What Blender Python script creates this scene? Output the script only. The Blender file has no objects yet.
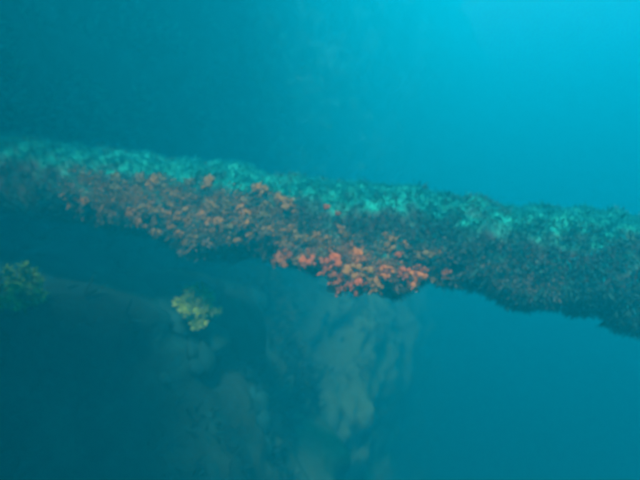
import bpy, bmesh, math, random
from mathutils import Vector, Matrix, noise

random.seed(7)
scene = bpy.context.scene
COL = scene.collection
RAD = math.radians

# ------------------------------------------------------------------ camera
HFOV = RAD(60.0)
K = math.tan(HFOV / 2) / 320.0
cam_data = bpy.data.cameras.new("camera")
cam_data.sensor_width = 36.0
cam_data.angle = HFOV
cam_data.clip_start = 0.05
cam_data.clip_end = 500.0
cam_data.dof.use_dof = True
cam_data.dof.focus_distance = 1.3
cam_data.dof.aperture_fstop = 2.2
cam = bpy.data.objects.new("camera", cam_data)
cam.location = (0, 0, 0)
cam.rotation_euler = (RAD(90), 0, 0)
COL.objects.link(cam)
scene.camera = cam

# ------------------------------------------------------------------ light
SUN_EL, SUN_AZ = 49.0, 189.0          # azimuth clockwise from +Y: behind the camera, to the left
world = bpy.data.worlds.new("World")
scene.world = world
world.use_nodes = True
wn = world.node_tree
bg = wn.nodes["Background"]
sky = wn.nodes.new("ShaderNodeTexSky")
sky.sky_type = 'NISHITA'
sky.sun_disc = False
sky.sun_elevation = RAD(SUN_EL)
sky.sun_rotation = RAD(SUN_AZ)
wn.links.new(sky.outputs[0], bg.inputs[0])
bg.inputs[1].default_value = 0.05

sun_data = bpy.data.lights.new("sun", 'SUN')
sun_data.energy = 5.0
sun_data.angle = RAD(12)
sun_data.color = (1.0, 0.96, 0.9)
sun = bpy.data.objects.new("sun", sun_data)
d = Vector((math.sin(RAD(SUN_AZ)) * math.cos(RAD(SUN_EL)),
            math.cos(RAD(SUN_AZ)) * math.cos(RAD(SUN_EL)), math.sin(RAD(SUN_EL))))
sun.rotation_euler = d.to_track_quat('Z', 'Y').to_euler()
sun.location = (0, 0, 30)
COL.objects.link(sun)

vs = scene.view_settings
vs.view_transform = 'Standard'
vs.look = 'None'
vs.gamma = 1.0
vs.exposure = 4.9
scene.render.engine = 'CYCLES'
scene.cycles.max_bounces = 8
scene.cycles.volume_bounces = 3
scene.cycles.use_denoising = True

WATER_TOP = 11.8
FLOOR_Z = -8.0
WATER_DENSITY = 0.2
WATER_SCATTER = (0.0008, 0.355, 0.445)
WATER_ABSORB = (0.0, 0.0, 0.0)
WATER_ANISO = 0.15


# ------------------------------------------------------------------ helpers
def at(u, v, Y):
    """point seen at photo pixel (u, v) at depth Y"""
    return Vector(((u - 320) * K * Y, Y, (240 - v) * K * Y))


def link(name, mesh, mat=None, parent=None, smooth=True):
    o = bpy.data.objects.new(name, mesh)
    COL.objects.link(o)
    if mat is not None and not mesh.materials:
        mesh.materials.append(mat)
    if parent is not None:
        o.parent = parent
    if smooth:
        mesh.polygons.foreach_set("use_smooth", [True] * len(mesh.polygons))
    return o


def tag(o, label=None, cat=None, group=None, kind=None):
    if label: o["label"] = label
    if cat: o["category"] = cat
    if group: o["group"] = group
    if kind: o["kind"] = kind
    return o


def new_mat(name, rough=0.85):
    m = bpy.data.materials.new(name)
    m.use_nodes = True
    nt = m.node_tree
    b = nt.nodes["Principled BSDF"]
    b.inputs["Roughness"].default_value = rough
    b.inputs["Specular IOR Level"].default_value = 0.04
    return m, nt, b


def ramp(nt, fac, stops):
    r = nt.nodes.new("ShaderNodeValToRGB")
    e = r.color_ramp.elements
    while len(e) < len(stops):
        e.new(0.5)
    for q, (p, c) in zip(e, stops):
        q.position = p
        q.color = (*c, 1)
    nt.links.new(fac, r.inputs[0])
    return r


def growth_mat(name, stops, scale=30.0, bump=0.5, per_object=0.6):
    """mottled living growth: colour from noise plus one random number per piece"""
    m, nt, b = new_mat(name)
    tc = nt.nodes.new("ShaderNodeTexCoord")
    nz = nt.nodes.new("ShaderNodeTexNoise")
    nz.inputs["Scale"].default_value = scale
    nz.inputs["Detail"].default_value = 5
    nt.links.new(tc.outputs["Object"], nz.inputs["Vector"])
    oi = nt.nodes.new("ShaderNodeObjectInfo")
    mx = nt.nodes.new("ShaderNodeMix")
    mx.inputs[0].default_value = per_object
    nt.links.new(nz.outputs["Fac"], mx.inputs[2])
    nt.links.new(oi.outputs["Random"], mx.inputs[3])
    r = ramp(nt, mx.outputs[0], stops)
    nt.links.new(r.outputs[0], b.inputs["Base Color"])
    bp = nt.nodes.new("ShaderNodeBump")
    bp.inputs["Strength"].default_value = bump
    bp.inputs["Distance"].default_value = 0.01
    nz2 = nt.nodes.new("ShaderNodeTexNoise")
    nz2.inputs["Scale"].default_value = scale * 3
    nt.links.new(tc.outputs["Object"], nz2.inputs["Vector"])
    nt.links.new(nz2.outputs["Fac"], bp.inputs["Height"])
    nt.links.new(bp.outputs[0], b.inputs["Normal"])
    return m


def fbm(p, octaves=5, h=1.0, lac=2.1):
    return noise.fractal(p, h, lac, octaves)


# ------------------------------------------------------------------ materials
M_ALGAE = growth_mat("algae", [(0.2, (0.003, 0.14, 0.14)), (0.5, (0.004, 0.20, 0.195)), (0.8, (0.006, 0.26, 0.245))], 40)
M_DARK = growth_mat("dark_growth", [(0.2, (0.012, 0.055, 0.048)), (0.55, (0.022, 0.10, 0.08)), (0.85, (0.035, 0.16, 0.12))], 40)
M_BROWN = growth_mat("brown_coral", [(0.15, (0.09, 0.10, 0.07)), (0.5, (0.22, 0.17, 0.10)), (0.8, (0.36, 0.22, 0.12))], 35)
M_ORANGE = growth_mat("orange_sponge", [(0.15, (0.11, 0.12, 0.05)), (0.5, (0.28, 0.15, 0.035)), (0.85, (0.48, 0.19, 0.03))], 22, 0.6)
M_RED = growth_mat("red_sponge", [(0.15, (0.34, 0.12, 0.03)), (0.5, (0.60, 0.11, 0.012)), (0.85, (0.70, 0.22, 0.02))], 22, 0.6)
M_YELLOW = growth_mat("yellow_soft_coral", [(0.15, (0.22, 0.36, 0.05)), (0.5, (0.30, 0.46, 0.06)), (0.85, (0.42, 0.55, 0.08))], 22, 0.3)
M_GREEN = growth_mat("green_soft_coral", [(0.15, (0.12, 0.25, 0.03)), (0.5, (0.18, 0.36, 0.045)), (0.85, (0.26, 0.46, 0.05))], 22, 0.3)
M_LUMP = growth_mat("reef_coral", [(0.15, (0.006, 0.03, 0.027)), (0.5, (0.011, 0.06, 0.052)), (0.85, (0.02, 0.11, 0.095))], 9, 0.6)


def reef_material():
    m, nt, b = new_mat("reef_rock", 0.95)
    geo = nt.nodes.new("ShaderNodeNewGeometry")
    tc = nt.nodes.new("ShaderNodeTexCoord")
    n1 = nt.nodes.new("ShaderNodeTexNoise")
    n1.inputs["Scale"].default_value = 1.6
    n1.inputs["Detail"].default_value = 8
    n1.inputs["Roughness"].default_value = 0.65
    nt.links.new(tc.outputs["Object"], n1.inputs["Vector"])
    rock = ramp(nt, n1.outputs["Fac"], [(0.3, (0.004, 0.016, 0.015)), (0.5, (0.007, 0.036, 0.032)), (0.68, (0.014, 0.10, 0.085))])
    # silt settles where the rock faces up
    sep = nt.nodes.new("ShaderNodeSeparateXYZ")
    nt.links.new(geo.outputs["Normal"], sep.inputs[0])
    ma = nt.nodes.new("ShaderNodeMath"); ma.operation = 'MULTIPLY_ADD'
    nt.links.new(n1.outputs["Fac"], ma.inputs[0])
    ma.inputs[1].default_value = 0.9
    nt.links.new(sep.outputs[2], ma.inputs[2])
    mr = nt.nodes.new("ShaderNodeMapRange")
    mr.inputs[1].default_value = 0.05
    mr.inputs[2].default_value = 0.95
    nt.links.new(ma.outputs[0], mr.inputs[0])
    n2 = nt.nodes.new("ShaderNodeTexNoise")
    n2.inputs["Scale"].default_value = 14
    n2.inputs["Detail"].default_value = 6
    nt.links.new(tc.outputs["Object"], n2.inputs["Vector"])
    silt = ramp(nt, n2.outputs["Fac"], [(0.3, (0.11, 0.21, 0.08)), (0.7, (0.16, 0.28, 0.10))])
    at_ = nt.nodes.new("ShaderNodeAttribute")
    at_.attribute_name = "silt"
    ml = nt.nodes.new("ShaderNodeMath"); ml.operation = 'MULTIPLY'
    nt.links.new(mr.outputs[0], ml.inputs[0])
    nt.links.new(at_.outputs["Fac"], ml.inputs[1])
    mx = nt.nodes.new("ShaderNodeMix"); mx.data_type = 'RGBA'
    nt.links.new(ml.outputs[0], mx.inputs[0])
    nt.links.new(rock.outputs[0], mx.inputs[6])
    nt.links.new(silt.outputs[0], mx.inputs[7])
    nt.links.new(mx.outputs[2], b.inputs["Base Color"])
    bp = nt.nodes.new("ShaderNodeBump")
    bp.inputs["Strength"].default_value = 0.7
    bp.inputs["Distance"].default_value = 0.05
    nt.links.new(n2.outputs["Fac"], bp.inputs["Height"])
    nt.links.new(bp.outputs[0], b.inputs["Normal"])
    return m


M_REEF = reef_material()


def sand_material():
    m, nt, b = new_mat("silt_sand", 0.95)
    tc = nt.nodes.new("ShaderNodeTexCoord")
    n = nt.nodes.new("ShaderNodeTexNoise")
    n.inputs["Scale"].default_value = 0.8
    n.inputs["Detail"].default_value = 8
    nt.links.new(tc.outputs["Object"], n.inputs["Vector"])
    r = ramp(nt, n.outputs["Fac"], [(0.35, (0.06, 0.08, 0.06)), (0.65, (0.13, 0.14, 0.09))])
    nt.links.new(r.outputs[0], b.inputs["Base Color"])
    return m


# ------------------------------------------------------------------ sea floor
def sea_floor():
    n, half = 90, 38.0
    vs_, fs = [], []
    for j in range(n + 1):
        for i in range(n + 1):
            x = -half + 2 * half * i / n
            y = -half + 12 + 2 * half * j / n
            z = FLOOR_Z + 0.35 * fbm(Vector((x * .15, y * .15, 3.1)), 4)
            vs_.append((x, y, z))
    for j in range(n):
        for i in range(n):
            a = j * (n + 1) + i
            fs.append((a, a + 1, a + n + 2, a + n + 1))
    me = bpy.data.meshes.new("sea_floor")
    me.from_pydata(vs_, [], fs)
    o = link("sea_floor", me, sand_material())
    tag(o, "silty sand sea floor fading into blue water", kind="structure")


sea_floor()

# ------------------------------------------------------------------ reef wall
# plan path of the wall face: along the left of the camera, across behind the mast, then away
PATH = [(-6.6, -7.0), (-5.4, -2.4), (-3.9, 1.2), (-3.1, 4.5), (-2.4, 6.5), (-0.9, 9.6), (1.0, 14.0), (3.3, 19.0), (6.2, 25.5), (9.2, 32.0), (12.2, 39.0), (13.0, 46.0)]


def catmull(pts, t):
    n = len(pts) - 1
    f = min(max(t, 0), 0.99999) * n
    i = int(f)
    w = f - i
    p = [Vector(pts[min(max(k, 0), n)]) for k in (i - 1, i, i + 1, i + 2)]
    return 0.5 * ((2 * p[1]) + (p[2] - p[0]) * w + (2 * p[0] - 5 * p[1] + 4 * p[2] - p[3]) * w * w + (3 * p[1] - p[0] - 3 * p[2] + p[3]) * w ** 3)


def smooth01(x):
    x = min(max(x, 0.0), 1.0)
    return x * x * (3 - 2 * x)


def reef_point(t, s):
    """t along the path, s from the foot (0) to the top (1)"""
    p = catmull(PATH, t)
    q = catmull(PATH, min(t + 0.004, 1)) - catmull(PATH, max(t - 0.004, 0))
    q.normalize()
    out = Vector((q.y, -q.x))            # towards the open water
    crest = REEF_TOP - 5.0 * smooth01((t - 0.86) / 0.14) + 0.7 * noise.noise(Vector((t * 22, 4.0, 0)))
    z = -9.0 + s * (crest + 9.0)
    # profile: a steep upper face, an overhung notch, then a ledge of rubble, then a drop to the floor
    left = 1.0 - smooth01((t - 0.34) / 0.14)
    near = 2.6 * smooth01((0.1 - z) / 0.6) + 0.8 * smooth01((-1.4 - z) / 4.5)
    far = (3.9 + 3.0 * smooth01((t - .47) / .1)) * smooth01((1.2 - z) / 3.6) + 0.6 * smooth01((-3.4 - z) / 4.5)
    far *= 1.0 - smooth01((t - 0.53) / 0.21)
    far *= 1 - left
    ledge = near * left * smooth01((p.y - 2.7) / 1.3)
    over = 0.35 * math.exp(-((z + 0.4) / 0.7) ** 2)
    # unseen overhang high left and buttress by the camera, added to shade the water
    lean = 2.15 * smooth01((z - 2.0) / 1.3) * smooth01((p.y - 1.6) / .7) * (1 - smooth01((p.y - 4.0) / 1.0))
    top = -0.15 + (3.9 - p.y) / .82
    lean += max(0, -1.2 - p.x) * smooth01((p.y + 1.6) / 1.0) * (1 - smooth01((p.y - 2.0) / .6)) * smooth01((top - z) / .5)
    base = p + out * (ledge - over + lean) + Vector((-p.x, -p.y)).normalized() * far
    P = Vector((base.x, base.y, z))
    nrm = Vector((out.x, out.y, 0.35)).normalized()
    big = fbm(P * 0.55 + Vector((3, 1, 7)), 3) * 0.42
    mid = (1 - abs(fbm(P * 1.5 + Vector((9, 2, 4)), 4))) * 0.24
    fine = fbm(P * 4.0, 4) * 0.10
    return P + nrm * (big + mid + fine - 0.1), nrm


REEF_TOP = 11.2


def reef():
    nt_, ns = 400, 250
    vs_, fs = [], []
    for i in range(nt_ + 1):
        for j in range(ns + 1):
            P, _ = reef_point(i / nt_, j / ns)
            P.z = min(P.z, WATER_TOP - 0.25)
            vs_.append(P)
    # back rows: the top goes back and down so that the reef is solid
    for i in range(nt_):
        for j in range(ns):
            a = i * (ns + 1) + j
            fs.append((a, a + ns + 1, a + ns + 2, a + 1))
    base = len(vs_)
    for i in range(nt_ + 1):
        t = i / nt_
        q = catmull(PATH, min(t + 0.004, 1)) - catmull(PATH, max(t - 0.004, 0))
        q.normalize()
        top = vs_[i * (ns + 1) + ns]
        back = Vector((-q.y, q.x, 0))
        b1 = top + back * 1.2 + Vector((0, 0, 0.1))
        b1.z = min(b1.z, WATER_TOP - 0.2)
        b2 = top + back * 2.4
        b2.z = -9.0
        vs_ += [b1, b2]
    for i in range(nt_):
        a = i * (ns + 1) + ns
        b = (i + 1) * (ns + 1) + ns
        c, dd = base + 2 * i, base + 2 * (i + 1)
        fs.append((a, b, dd, c))
        fs.append((c, dd, dd + 1, c + 1))
    me = bpy.data.meshes.new("reef_wall")
    me.from_pydata(vs_, [], fs)
    sl = me.attributes.new("silt", 'FLOAT', 'POINT')
    vals = [0.0] * len(vs_)
    for i in range(nt_ + 1):
        for j in range(ns + 1):
            P = vs_[i * (ns + 1) + j]
            # the silty rubble slope; silt left off the spur paints its shade darker
            vals[i * (ns + 1) + j] = smooth01((P.x + 1.0 + .4 * noise.noise(P * .8)) / 2.2) * smooth01((1.2 - P.z) / 1.2)
    sl.data.foreach_set("value", vals)
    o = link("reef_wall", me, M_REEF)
    tag(o, "dark reef wall with a silty ledge fading into blue water behind the mast", kind="structure")
    return o


REEF = reef()


# ------------------------------------------------------------------ growth pieces (shared meshes)
def blades_into(bm, n, length, width, spread, base=Vector((0, 0, 0)), axis=Vector((0, 0, 1)), rng=random, bend=0.3):
    ax = axis.normalized()
    t1 = ax.orthogonal().normalized()
    t2 = ax.cross(t1)
    for _ in range(n):
        a = rng.uniform(0, 2 * math.pi)
        sp = spread * math.sqrt(rng.random())
        r = t1 * math.cos(a) + t2 * math.sin(a)
        dirv = (ax + r * sp).normalized()
        side = dirv.cross(Vector((rng.uniform(-1, 1), rng.uniform(-1, 1), rng.uniform(-1, 1)))).normalized()
        L = length * rng.uniform(0.55, 1.1)
        p0 = base + r * rng.uniform(0, 0.25) * length
        p1 = p0 + dirv * L * 0.55
        p2 = p1 + (dirv + r * bend + Vector((rng.uniform(-.2, .2), rng.uniform(-.2, .2), rng.uniform(-.2, .2)))).normalized() * L * 0.45
        w = width * rng.uniform(0.7, 1.2)
        v = [bm.verts.new(p0 - side * w * .5), bm.verts.new(p0 + side * w * .5),
             bm.verts.new(p1 + side * w * .6), bm.verts.new(p1 - side * w * .6), bm.verts.new(p2)]
        bm.faces.new((v[0], v[1], v[2], v[3]))
        bm.faces.new((v[3], v[2], v[4]))


def bm_mesh(name, bm, mat):
    me = bpy.data.meshes.new(name)
    bm.to_mesh(me)
    bm.free()
    me.materials.append(mat)
    me.polygons.foreach_set("use_smooth", [True] * len(me.polygons))
    return me


def tuft_mesh(name, mat, n=13, width=0.16, spread=1.0):
    bm = bmesh.new()
    blades_into(bm, n, 1.0, width, spread)
    return bm_mesh(name, bm, mat)


def lobes_mesh(name, mat, lobes, sub=2, flat=0.75, rough=0.35):
    bm = bmesh.new()
    for k in range(lobes):
        r = random.uniform(0.3, 0.5) if lobes > 1 else 0.55
        off = Vector((0, 0, 0.1)) if lobes == 1 else Vector((random.uniform(-.35, .35), random.uniform(-.35, .35), random.uniform(0.0, .45)))
        res = bmesh.ops.create_icosphere(bm, subdivisions=sub, radius=r)
        sd = Vector((random.random() * 20, random.random() * 20, 0))
        for v in res['verts']:
            f = 1 + rough * noise.noise(v.co * 3.5 + sd) + 0.5 * rough * noise.noise(v.co * 8 + sd)
            v.co = Vector((v.co.x * f, v.co.y * f, v.co.z * f * flat)) + off
    return bm_mesh(name, bm, mat)


def nodules_mesh(name, mat, n=13, spread=.5):
    """a crust of many small unequal knobs grown into one another"""
    bm = bmesh.new()
    for k in range(n):
        a = random.uniform(0, 2 * math.pi)
        d_ = spread * .7 * math.sqrt(random.random())
        r = random.uniform(.08, .165) * (1.25 - .5 * d_)
        off = Vector((math.cos(a) * d_ * 1.15, math.sin(a) * d_ * .85, random.uniform(0, .4) * (1 - d_)))
        res = bmesh.ops.create_icosphere(bm, subdivisions=1, radius=r)
        sd = Vector((random.random() * 20, random.random() * 20, 0))
        st = Vector((random.uniform(.7, 1.3), random.uniform(.7, 1.3), random.uniform(.8, 1.7)))
        tilt = Matrix.Rotation(random.uniform(-.7, .7), 3, 'X') @ Matrix.Rotation(random.uniform(-.7, .7), 3, 'Y')
        for v in res['verts']:
            f = 1 + 1.1 * noise.noise(v.co * 9 + sd)
            v.co = tilt @ Vector((v.co.x * f * st.x, v.co.y * f * st.y, v.co.z * f * st.z)) + off
    return bm_mesh(name, bm, mat)


def fingers_mesh(name, mat, n=9, spread=0.9, thick=0.14):
    """a clump of short knobbly fingers"""
    bm = bmesh.new()
    for _ in range(n):
        a = random.uniform(0, 2 * math.pi)
        sp = spread * math.sqrt(random.random())
        dv = Vector((math.cos(a) * sp, math.sin(a) * sp, 1)).normalized()
        L = random.uniform(.5, 1.0)
        p0 = Vector((math.cos(a) * .18 * sp, math.sin(a) * .18 * sp, -0.1))
        t1 = dv.orthogonal().normalized()
        t2 = dv.cross(t1)
        rings = []
        for h, rr in ((0, .8), (.6, 1.0), (.93, .75)):
            c = p0 + dv * L * h
            rings.append([bm.verts.new(c + (t1 * math.cos(q) + t2 * math.sin(q)) * thick * rr * random.uniform(.75, 1.25)) for q in (0.2, 2.3, 4.4)])
        tip = bm.verts.new(p0 + dv * L * 1.05)
        for r0, r1 in zip(rings, rings[1:]):
            for k in range(3):
                bm.faces.new((r0[k], r0[(k + 1) % 3], r1[(k + 1) % 3], r1[k]))
        for k in range(3):
            bm.faces.new((rings[-1][k], rings[-1][(k + 1) % 3], tip))
    return bm_mesh(name, bm, mat)


def cushion_mesh(name, mat, blades=16, rough=.5, flat=.55):
    """a low furry cushion: a lumpy mound with fine filaments"""
    bm = bmesh.new()
    res = bmesh.ops.create_icosphere(bm, subdivisions=2, radius=.62)
    sd = Vector((random.random() * 20, random.random() * 20, 0))
    for v in res['verts']:
        f = 1 + rough * noise.noise(v.co * 2.6 + sd) + .3 * rough * noise.noise(v.co * 7 + sd)
        v.co = Vector((v.co.x * f * 1.15, v.co.y * f * 1.15, v.co.z * f * flat))
    for v in list(bm.verts):
        if v.co.z < -.3:
            bm.verts.remove(v)
    base = [v.co.copy() for v in bm.verts if v.co.z > 0]
    for _ in range(blades):
        b = random.choice(base)
        blades_into(bm, 1, .42, .05, .6, b * .95, b.normalized() + Vector((0, 0, .4)))
    return bm_mesh(name, bm, mat)


def sponge_mesh(name, mat, n=7, frills=36):
    """ragged sponge: unequal knobs with small flaps between them"""
    me = nodules_mesh(name, mat, n)
    bm = bmesh.new()
    bm.from_mesh(me)
    base = [v.co.copy() for v in bm.verts if v.co.z > .05]
    for _ in range(frills):
        b = random.choice(base)
        blades_into(bm, 1, random.uniform(.14, .30), random.uniform(.05, .10), .8, b * .97, b.normalized() + Vector((0, 0, .3)))
    bm.to_mesh(me)
    bm.free()
    return me


TUFTS = [tuft_mesh("algae_tuft", M_ALGAE, 17, .07, 1.5) for _ in range(8)]
DARK_TUFTS = [tuft_mesh("hydroid_tuft", M_DARK, 17, .065, 1.2) for _ in range(8)]
CORALS = [tuft_mesh("coral_clump", M_BROWN, 16, .09, 1.3) for _ in range(6)] + [nodules_mesh("coral_clump", M_BROWN, 7) for _ in range(3)]
DARK_CORALS = [tuft_mesh("coral_clump", M_DARK, 16, .09, 1.3) for _ in range(6)] + [nodules_mesh("coral_clump", M_DARK, 7) for _ in range(2)]
OR_SPONGES = [sponge_mesh("sponge", M_ORANGE, k) for k in (10, 11, 12, 12, 13, 14)]
RED_SPONGES = [sponge_mesh("sponge", M_RED, k) for k in (10, 11, 12, 12, 13, 14)]
LUMPS = [lobes_mesh("coral_head", M_LUMP, k, 2, 0.6, 0.5) for k in (1, 2, 3, 3)]


def frame_matrix(pos, nrm, scale, spin, lean=None):
    z = nrm.normalized()
    if lean is not None:
        z = (z + lean).normalized()
    x = z.orthogonal().normalized()
    y = z.cross(x)
    R = Matrix((x, y, z)).transposed().to_4x4()
    S = Matrix.Diagonal((scale[0], scale[1], scale[2], 1))
    return Matrix.Translation(pos) @ R @ Matrix.Rotation(spin, 4, 'Z') @ S


def piece(name, mesh, parent, mw):
    o = bpy.data.objects.new(name, mesh)
    COL.objects.link(o)
    o.parent = parent
    o.matrix_parent_inverse = parent.matrix_world.inverted()
    o.matrix_basis = mw
    return o


# coral heads on the reef wall
for k in range(150):
    t = random.uniform(0.24, 0.54)
    sq = random.uniform(0.36, 0.64)
    P, n = reef_point(t, sq)
    sc = random.uniform(.08, .24)
    piece("coral_head", random.choice(LUMPS), REEF, frame_matrix(P - n * .05, n, (sc * 1.2, sc * 1.2, sc), random.uniform(0, 6.28)))


def reef_turf(name, mat, count, length, t_rng, s_rng):
    """weed and small soft growth rooted all over the rock"""
    bm = bmesh.new()
    for _ in range(count):
        t, sq = random.uniform(*t_rng), random.uniform(*s_rng)
        P, n = reef_point(t, sq)
        if noise.noise(P * 1.3 + Vector((5, 5, 5))) < -.1:
            continue
        blades_into(bm, 4, length * random.uniform(.5, 1.4), length * .13, 1.2, P - n * .02, n + Vector((.2, -.3, .3)))
    o = link(name, bm_mesh(name, bm, mat), None, REEF)
    o["kind"] = "stuff"


reef_turf("reef_growth", M_LUMP, 9000, .11, (.2, .42), (.35, .62))
M_SILTY = growth_mat("silty_weed", [(0.15, (0.04, 0.09, 0.05)), (0.5, (0.09, 0.17, 0.08)), (0.85, (0.14, 0.24, 0.11))], 9, 0.3)
reef_turf("reef_growth", M_SILTY, 6000, .13, (.40, .62), (.35, .62))
M_WALL = growth_mat("wall_algae", [(0.15, (0.01, 0.14, 0.12)), (0.5, (0.02, 0.26, 0.22)), (0.85, (0.03, 0.38, 0.32))], 3, 0.3)
reef_turf("reef_growth", M_WALL, 7000, .13, (.22, .54), (.455, .63))

# ------------------------------------------------------------------ the mast
A = at(0, 169, 4.0)
B = at(640, 268, 2.9)
AX = (B - A)
LEN = AX.length
AX.normalize()
T0, T1 = -1.9, LEN + 1.6
toward = (-(A + B) / 2).normalized()
UPV = Vector((0, 0, 1)) - AX * AX.z
UPV.normalize()
FRONT = UPV.cross(AX).normalized()
if FRONT.dot(toward) < 0:
    FRONT = -FRONT


def along_u(u):
    """distance along the mast axis of the point seen at photo column u"""
    k = (u - 320) * K
    return (k * A.y - A.x) / (AX.x - k * AX.y)


LOW = [(0, 215), (60, 222), (110, 232), (160, 245), (215, 266), (255, 264), (300, 273), (330, 283), (355, 282), (405, 307), (440, 281), (470, 288), (500, 305),
       (520, 318), (570, 319), (600, 314), (640, 338), (760, 350)]


def low_edge(u):
    for (u0, v0), (u1, v1) in zip(LOW, LOW[1:]):
        if u0 <= u <= u1:
            return v0 + (v1 - v0) * (u - u0) / (u1 - u0)
    return LOW[0][1] if u < 0 else LOW[-1][1]


def hang(u):
    """how far below the bare spar the growth hangs at column u, in metres"""
    t = along_u(u)
    c = A + AX * t
    vb = 240 - (c.z - 0.236) / (K * c.y)
    return max(0.0, (low_edge(u) - vb) * K * c.y)


BULGE = [hang(-80 + 8 * q) for q in range(110)]


def bulge(t):
    P = A + AX * t
    q = (P.x / (P.y * K) + 320 + 80) / 8
    q = min(max(q, 0), 108.999)
    i = int(q)
    return BULGE[i] + (BULGE[i + 1] - BULGE[i]) * (q - i)


def mast_r(t, phi):
    n = UPV * math.cos(phi) + FRONT * math.sin(phi)
    P = A + AX * t + n * 0.22
    r = 0.236 + 0.042 * fbm(P * 2.3 + Vector((4, 7, 1)), 3) + 0.03 * fbm(P * 8, 3)
    dphi = abs(((math.degrees(phi) - 172 + 180) % 360) - 180)
    r += max(0, bulge(t) - .05) * .95 * (1 - smooth01((dphi - 15) / 65))
    return r, n


def mast_pt(t, phi):
    r, n = mast_r(t, phi)
    return A + AX * t + n * r, n


root = bpy.data.objects.new("encrusted_mast", None)
COL.objects.link(root)
root.location = A + AX * (LEN / 2)
bpy.context.view_layer.update()
root_inv = Matrix.Translation(-root.location)
tag(root, "sunken mast crossing the frame, crusted with orange sponges and green algae", "mast")


def spar():
    nt_, na = 420, 64
    vs_, fs = [], []
    for i in range(nt_ + 1):
        t = T0 + (T1 - T0) * i / nt_
        for j in range(na):
            p, n = mast_pt(t, 2 * math.pi * j / na)
            vs_.append(p - root.location)
    for i in range(nt_):
        for j in range(na):
            a, b = i * na + j, i * na + (j + 1) % na
            fs.append((a, b, b + na, a + na))
    fs.append(tuple(range(na)))
    fs.append(tuple(nt_ * na + j for j in reversed(range(na))))
    me = bpy.data.meshes.new("spar")
    me.from_pydata(vs_, [], fs)
    m, nt, b = new_mat("spar_crust", 0.95)
    tc = nt.nodes.new("ShaderNodeTexCoord")
    n1 = nt.nodes.new("ShaderNodeTexNoise")
    n1.inputs["Scale"].default_value = 9
    n1.inputs["Detail"].default_value = 6
    nt.links.new(tc.outputs["Object"], n1.inputs["Vector"])
    geo = nt.nodes.new("ShaderNodeNewGeometry")
    sep = nt.nodes.new("ShaderNodeSeparateXYZ")
    nt.links.new(geo.outputs["Normal"], sep.inputs[0])
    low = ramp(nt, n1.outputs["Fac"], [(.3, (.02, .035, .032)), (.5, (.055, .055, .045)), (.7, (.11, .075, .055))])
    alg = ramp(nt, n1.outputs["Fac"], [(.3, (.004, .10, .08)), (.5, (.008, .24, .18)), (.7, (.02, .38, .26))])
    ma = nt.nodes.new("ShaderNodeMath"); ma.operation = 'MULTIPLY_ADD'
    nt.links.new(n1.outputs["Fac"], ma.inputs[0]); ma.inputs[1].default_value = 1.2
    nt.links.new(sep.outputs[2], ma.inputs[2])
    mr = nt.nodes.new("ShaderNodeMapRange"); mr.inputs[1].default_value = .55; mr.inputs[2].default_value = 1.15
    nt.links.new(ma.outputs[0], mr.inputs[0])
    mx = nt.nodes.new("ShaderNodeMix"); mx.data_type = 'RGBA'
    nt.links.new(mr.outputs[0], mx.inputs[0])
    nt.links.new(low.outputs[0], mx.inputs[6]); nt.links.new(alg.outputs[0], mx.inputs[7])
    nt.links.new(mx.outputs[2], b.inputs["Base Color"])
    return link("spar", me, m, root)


spar()


def grow(name, mesh, t, phi, size, squash=1.0, lean=None, sink=0.25):
    p, n = mast_pt(t, phi)
    mw = frame_matrix(p - n * size * sink - root.location, n, (size, size, size * squash), random.uniform(0, 6.28), lean)
    o = bpy.data.objects.new(name, mesh)
    COL.objects.link(o)
    o.parent = root
    o.matrix_basis = mw
    return o


DROOP = Vector((0.35, 0, -0.55))     # the current combs the fringe down and to the right
SWAY = Vector((0.5, 0, 0.0))

# orange and tan sponges, left half and middle; their colour imitates flash light
for k in range(95):
    u = random.choice((random.uniform(105, 300), random.uniform(150, 300), random.uniform(300, 450)))
    phi = random.uniform(RAD(62), RAD(140)) if u < 300 else random.uniform(RAD(95), RAD(160))
    grow("sponge", random.choice(OR_SPONGES), along_u(u), phi, random.uniform(.05, .11), random.uniform(.7, 1.2), None, 0.0)
# the row of sponges along the lower edge, u 160 to 300
for u in range(150, 345, 8):
    grow("sponge", random.choice(OR_SPONGES), along_u(u + random.uniform(-4, 4)), RAD(random.uniform(112, 140)), random.uniform(.07, .12), 1.1)
# brown coral clumps: hang below the spar, longest where the photo's lower edge bulges
for k in range(300):
    u = random.uniform(200, 690)
    h = hang(u)
    phi = RAD(random.triangular(80, 215, 150))
    sz = random.uniform(.05, .085)
    warm = 1.0 - smooth01((u - 430) / 60)  # brown gives way to dark rightward, painting the limited reach of a flash
    mesh = random.choice(CORALS) if random.random() < 0.85 * warm else random.choice(DARK_CORALS)
    grow("coral_clump", mesh, along_u(u), phi, sz, random.uniform(.9, 1.3), Vector((.15, 0, -.35)))

# red sponges, kept to the middle so their colour imitates flash light
for u, ph, sz in ((298, 142, .10), (304, 136, .06), (318, 140, .07), (326, 134, .09), (343, 132, .10), (350, 130, .12), (356, 140, .14), (363, 146, .15), (368, 136, .12),
                  (376, 142, .12), (384, 134, .09), (393, 138, .09), (398, 128, .06), (424, 140, .11), (428, 132, .07), (358, 106, .06), (372, 124, .09), (340, 126, .08), (400, 128, .08),
                  (415, 134, .08), (335, 74, .045), (346, 80, .04), (452, 138, .06), (408, 116, .05), (500, 96, .035), (260, 84, .04)):
    low_ = smooth01((ph - 115) / 15)
    grow("sponge", random.choice(RED_SPONGES if random.random() < .7 else OR_SPONGES), along_u(u), RAD(ph), sz * (.95 + .3 * low_), 1.0, Vector((0, -.9, .1)) * low_, -.05 - .38 * low_)

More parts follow.
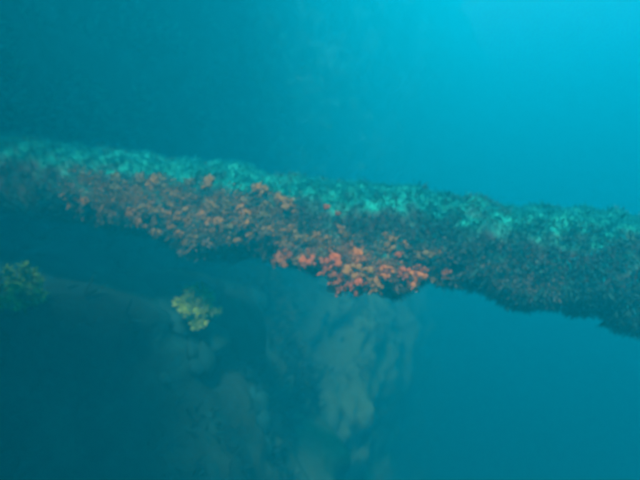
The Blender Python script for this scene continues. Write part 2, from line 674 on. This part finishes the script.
# algae and hydroid tufts over the top and the front
for k in range(300):
    u = random.uniform(-40, 690)
    phi = RAD(random.triangular(-35, 105, 20))
    grow("algae_tuft", random.choice(TUFTS), along_u(u), phi, random.uniform(.035, .085), random.uniform(.5, 1.0), SWAY, .15)
for k in range(240):
    u = random.uniform(-40, 690) if k % 3 else random.uniform(430, 690)
    phi = RAD(random.triangular(25, 200, 110))
    if phi < RAD(60) and random.random() < .6:
        continue
    if 140 < u < 440 and phi > RAD(70) and random.random() < .75:
        continue
    grow("hydroid_tuft", random.choice(DARK_TUFTS), along_u(u), phi, random.uniform(.04, .09), random.uniform(.7, 1.1), DROOP, .1)
# knobs that break the upper edge
for u, sz in ((96, .10), (150, .05), (188, .06), (300, .08), (361, .07), (412, .09), (443, .05), (554, .07), (611, .08)):
    grow("hydroid_tuft", random.choice(DARK_TUFTS), along_u(u), RAD(random.uniform(-15, 12)), sz, .8, SWAY, .1)


# short turf that nobody could count: one part
def turf(name, mat, count, phi_rng, length, u_rng=(-60, 700), lean=SWAY, n=2, patch=0):
    bm = bmesh.new()
    for k in range(count):
        u = random.uniform(*u_rng)
        phi = RAD(random.triangular(*phi_rng))
        p, nn = mast_pt(along_u(u), phi)
        w = noise.noise(p * 4.2 + Vector((2, 8, 1))) + .5 * noise.noise(p * 10)
        if patch * w > .12 and random.random() < .85:
            continue
        if patch < 0 and phi < RAD(45) and w < .1:
            continue
        blades_into(bm, n, length * random.uniform(.6, 1.3), length * .10, .9, p - root.location - nn * .005, nn + lean * .6)
    me = bm_mesh(name, bm, mat)
    o = link(name, me, None, root)
    o["kind"] = "stuff"


turf("algae_turf", M_ALGAE, 19000, (-70, 155, 38), .032, n=3, patch=.7)
turf("hydroid_turf", M_DARK, 13000, (-50, 235, 110), .04, lean=DROOP, n=3, patch=-.4)
turf("coral_fringe", M_BROWN, 4600, (80, 215, 140), .04, (190, 560), DROOP, n=3)
turf("sponge_crust", M_ORANGE, 7000, (58, 155, 108), .035, (90, 310), DROOP, n=3, patch=1)
turf("sponge_crust", M_ORANGE, 2600, (95, 165, 135), .035, (290, 450), DROOP, n=3, patch=1)
turf("sponge_crust", M_RED, 3000, (110, 168, 145), .035, (290, 435), DROOP, n=3, patch=1)
turf("back_turf", M_DARK, 3000, (150, 330, 240), .05, lean=DROOP)

# ------------------------------------------------------------------ yellow soft corals on the reef
def soft_coral(label, pos, nrm, size, mat, n, group=None):
    o = bpy.data.objects.new("soft_coral", None)
    COL.objects.link(o)
    o.location = pos
    tag(o, label, "soft coral", group)
    nrm = nrm.normalized()
    t1 = nrm.orthogonal().normalized()
    t2 = nrm.cross(t1)
    for k in range(n):
        a = 2 * math.pi * k / n + random.uniform(-.3, .3)
        dv = (nrm + (t1 * math.cos(a) + t2 * math.sin(a)) * random.uniform(.3, 1.3)).normalized()
        L = size * random.uniform(.6, 1.0)
        bm = bmesh.new()
        # bent stem
        side = dv.orthogonal().normalized()
        s2 = dv.cross(side)
        bend = Vector((random.uniform(-.3, .3), random.uniform(-.3, .3), random.uniform(0, .4)))
        pts = [dv * L * f + bend * L * f * f * .5 for f in (0, .35, .7, 1)]
        rings = []
        for q, rr in zip(pts, (1, .8, .6, .25)):
            rings.append([bm.verts.new(q + (side * math.cos(w) + s2 * math.sin(w)) * size * .035 * rr) for w in (0, 2.09, 4.19)])
        for r0, r1 in zip(rings, rings[1:]):
            for j in range(3):
                bm.faces.new((r0[j], r0[(j + 1) % 3], r1[(j + 1) % 3], r1[j]))
        br = link("branch", bm_mesh("branch", bm, mat), None, o)
        bm = bmesh.new()
        for f in (.3, .45, .6, .72, .84, .95):
            q = dv * L * f + bend * L * f * f * .5
            for _ in range(4):
                blades_into(bm, 4, size * .26 * (1.15 - .4 * f), size * .055, 1.2, q,
                            dv + Vector((random.uniform(-1, 1), random.uniform(-1, 1), random.uniform(-1, 1))) * .9)
        pc = link("polyps", bm_mesh("polyps", bm, mat), None, br)
        pc["kind"] = "stuff"
    return o


def reef_hit(u, v):
    """where the sight line of photo pixel (u, v) meets the reef"""
    dg = bpy.context.evaluated_depsgraph_get()
    dv = at(u, v, 1.0).normalized()
    ok, loc, nrm, _ = REEF.ray_cast(Vector((0, 0, 0)), dv)
    if not ok:
        return at(u, v, 6.0), Vector((0, -1, 0))
    return loc, nrm


bpy.context.view_layer.update()
for u, v, sz, mat, n, label in (
        (30, 306, .23, M_GREEN, 20, "green bushy soft coral on the dark reef at the far left"),
        (211, 316, .21, M_YELLOW, 40, "yellow feathery soft coral on the reef under the orange sponges"),
        (168, 290, .14, M_GREEN, 9, "small sprig of green soft coral left of the yellow one")):
    loc, nrm = reef_hit(u, v)
    if mat is M_YELLOW:
        # this one sits on a knob of rock that juts out of the reef
        loc, nrm = at(200, 318, 3.85), Vector((0, -.5, .8))
        for off, sc in ((Vector((.0, .36, -.22)), .6), (Vector((-.15, .85, -.5)), 1.1)):
            piece("coral_head", LUMPS[2], REEF, frame_matrix(loc + off, Vector((0, -.5, .8)), (sc, sc, sc), 1.3))
    soft_coral(label, loc + nrm * .03, (nrm * .4 + Vector((0, -1, .5))), sz, mat, n)

# ------------------------------------------------------------------ the water
bm = bmesh.new()
bmesh.ops.create_cube(bm, size=1.0)
x0, x1, y0, y1, z0, z1 = -42, 42, -30, 54, FLOOR_Z - 1.6, WATER_TOP
for v in bm.verts:
    v.co = Vector((x0 + (v.co.x + .5) * (x1 - x0), y0 + (v.co.y + .5) * (y1 - y0), z0 + (v.co.z + .5) * (z1 - z0)))
me = bpy.data.meshes.new("haze")
bm.to_mesh(me); bm.free()
m = bpy.data.materials.new("sea_water")
m.use_nodes = True
nt = m.node_tree
nt.nodes.clear()
out = nt.nodes.new("ShaderNodeOutputMaterial")
pv = nt.nodes.new("ShaderNodeVolumePrincipled")
pv.inputs["Color"].default_value = (*WATER_SCATTER, 1)
pv.inputs["Absorption Color"].default_value = (*WATER_ABSORB, 1)
pv.inputs["Density"].default_value = WATER_DENSITY
pv.inputs["Anisotropy"].default_value = WATER_ANISO
nt.links.new(pv.outputs[0], out.inputs["Volume"])
try:
    m.cycles.homogeneous_volume = True
except Exception:
    pass
haze = link("haze", me, m, smooth=False)
tag(haze, "hazy blue-green sea water around the mast and reef", kind="stuff")
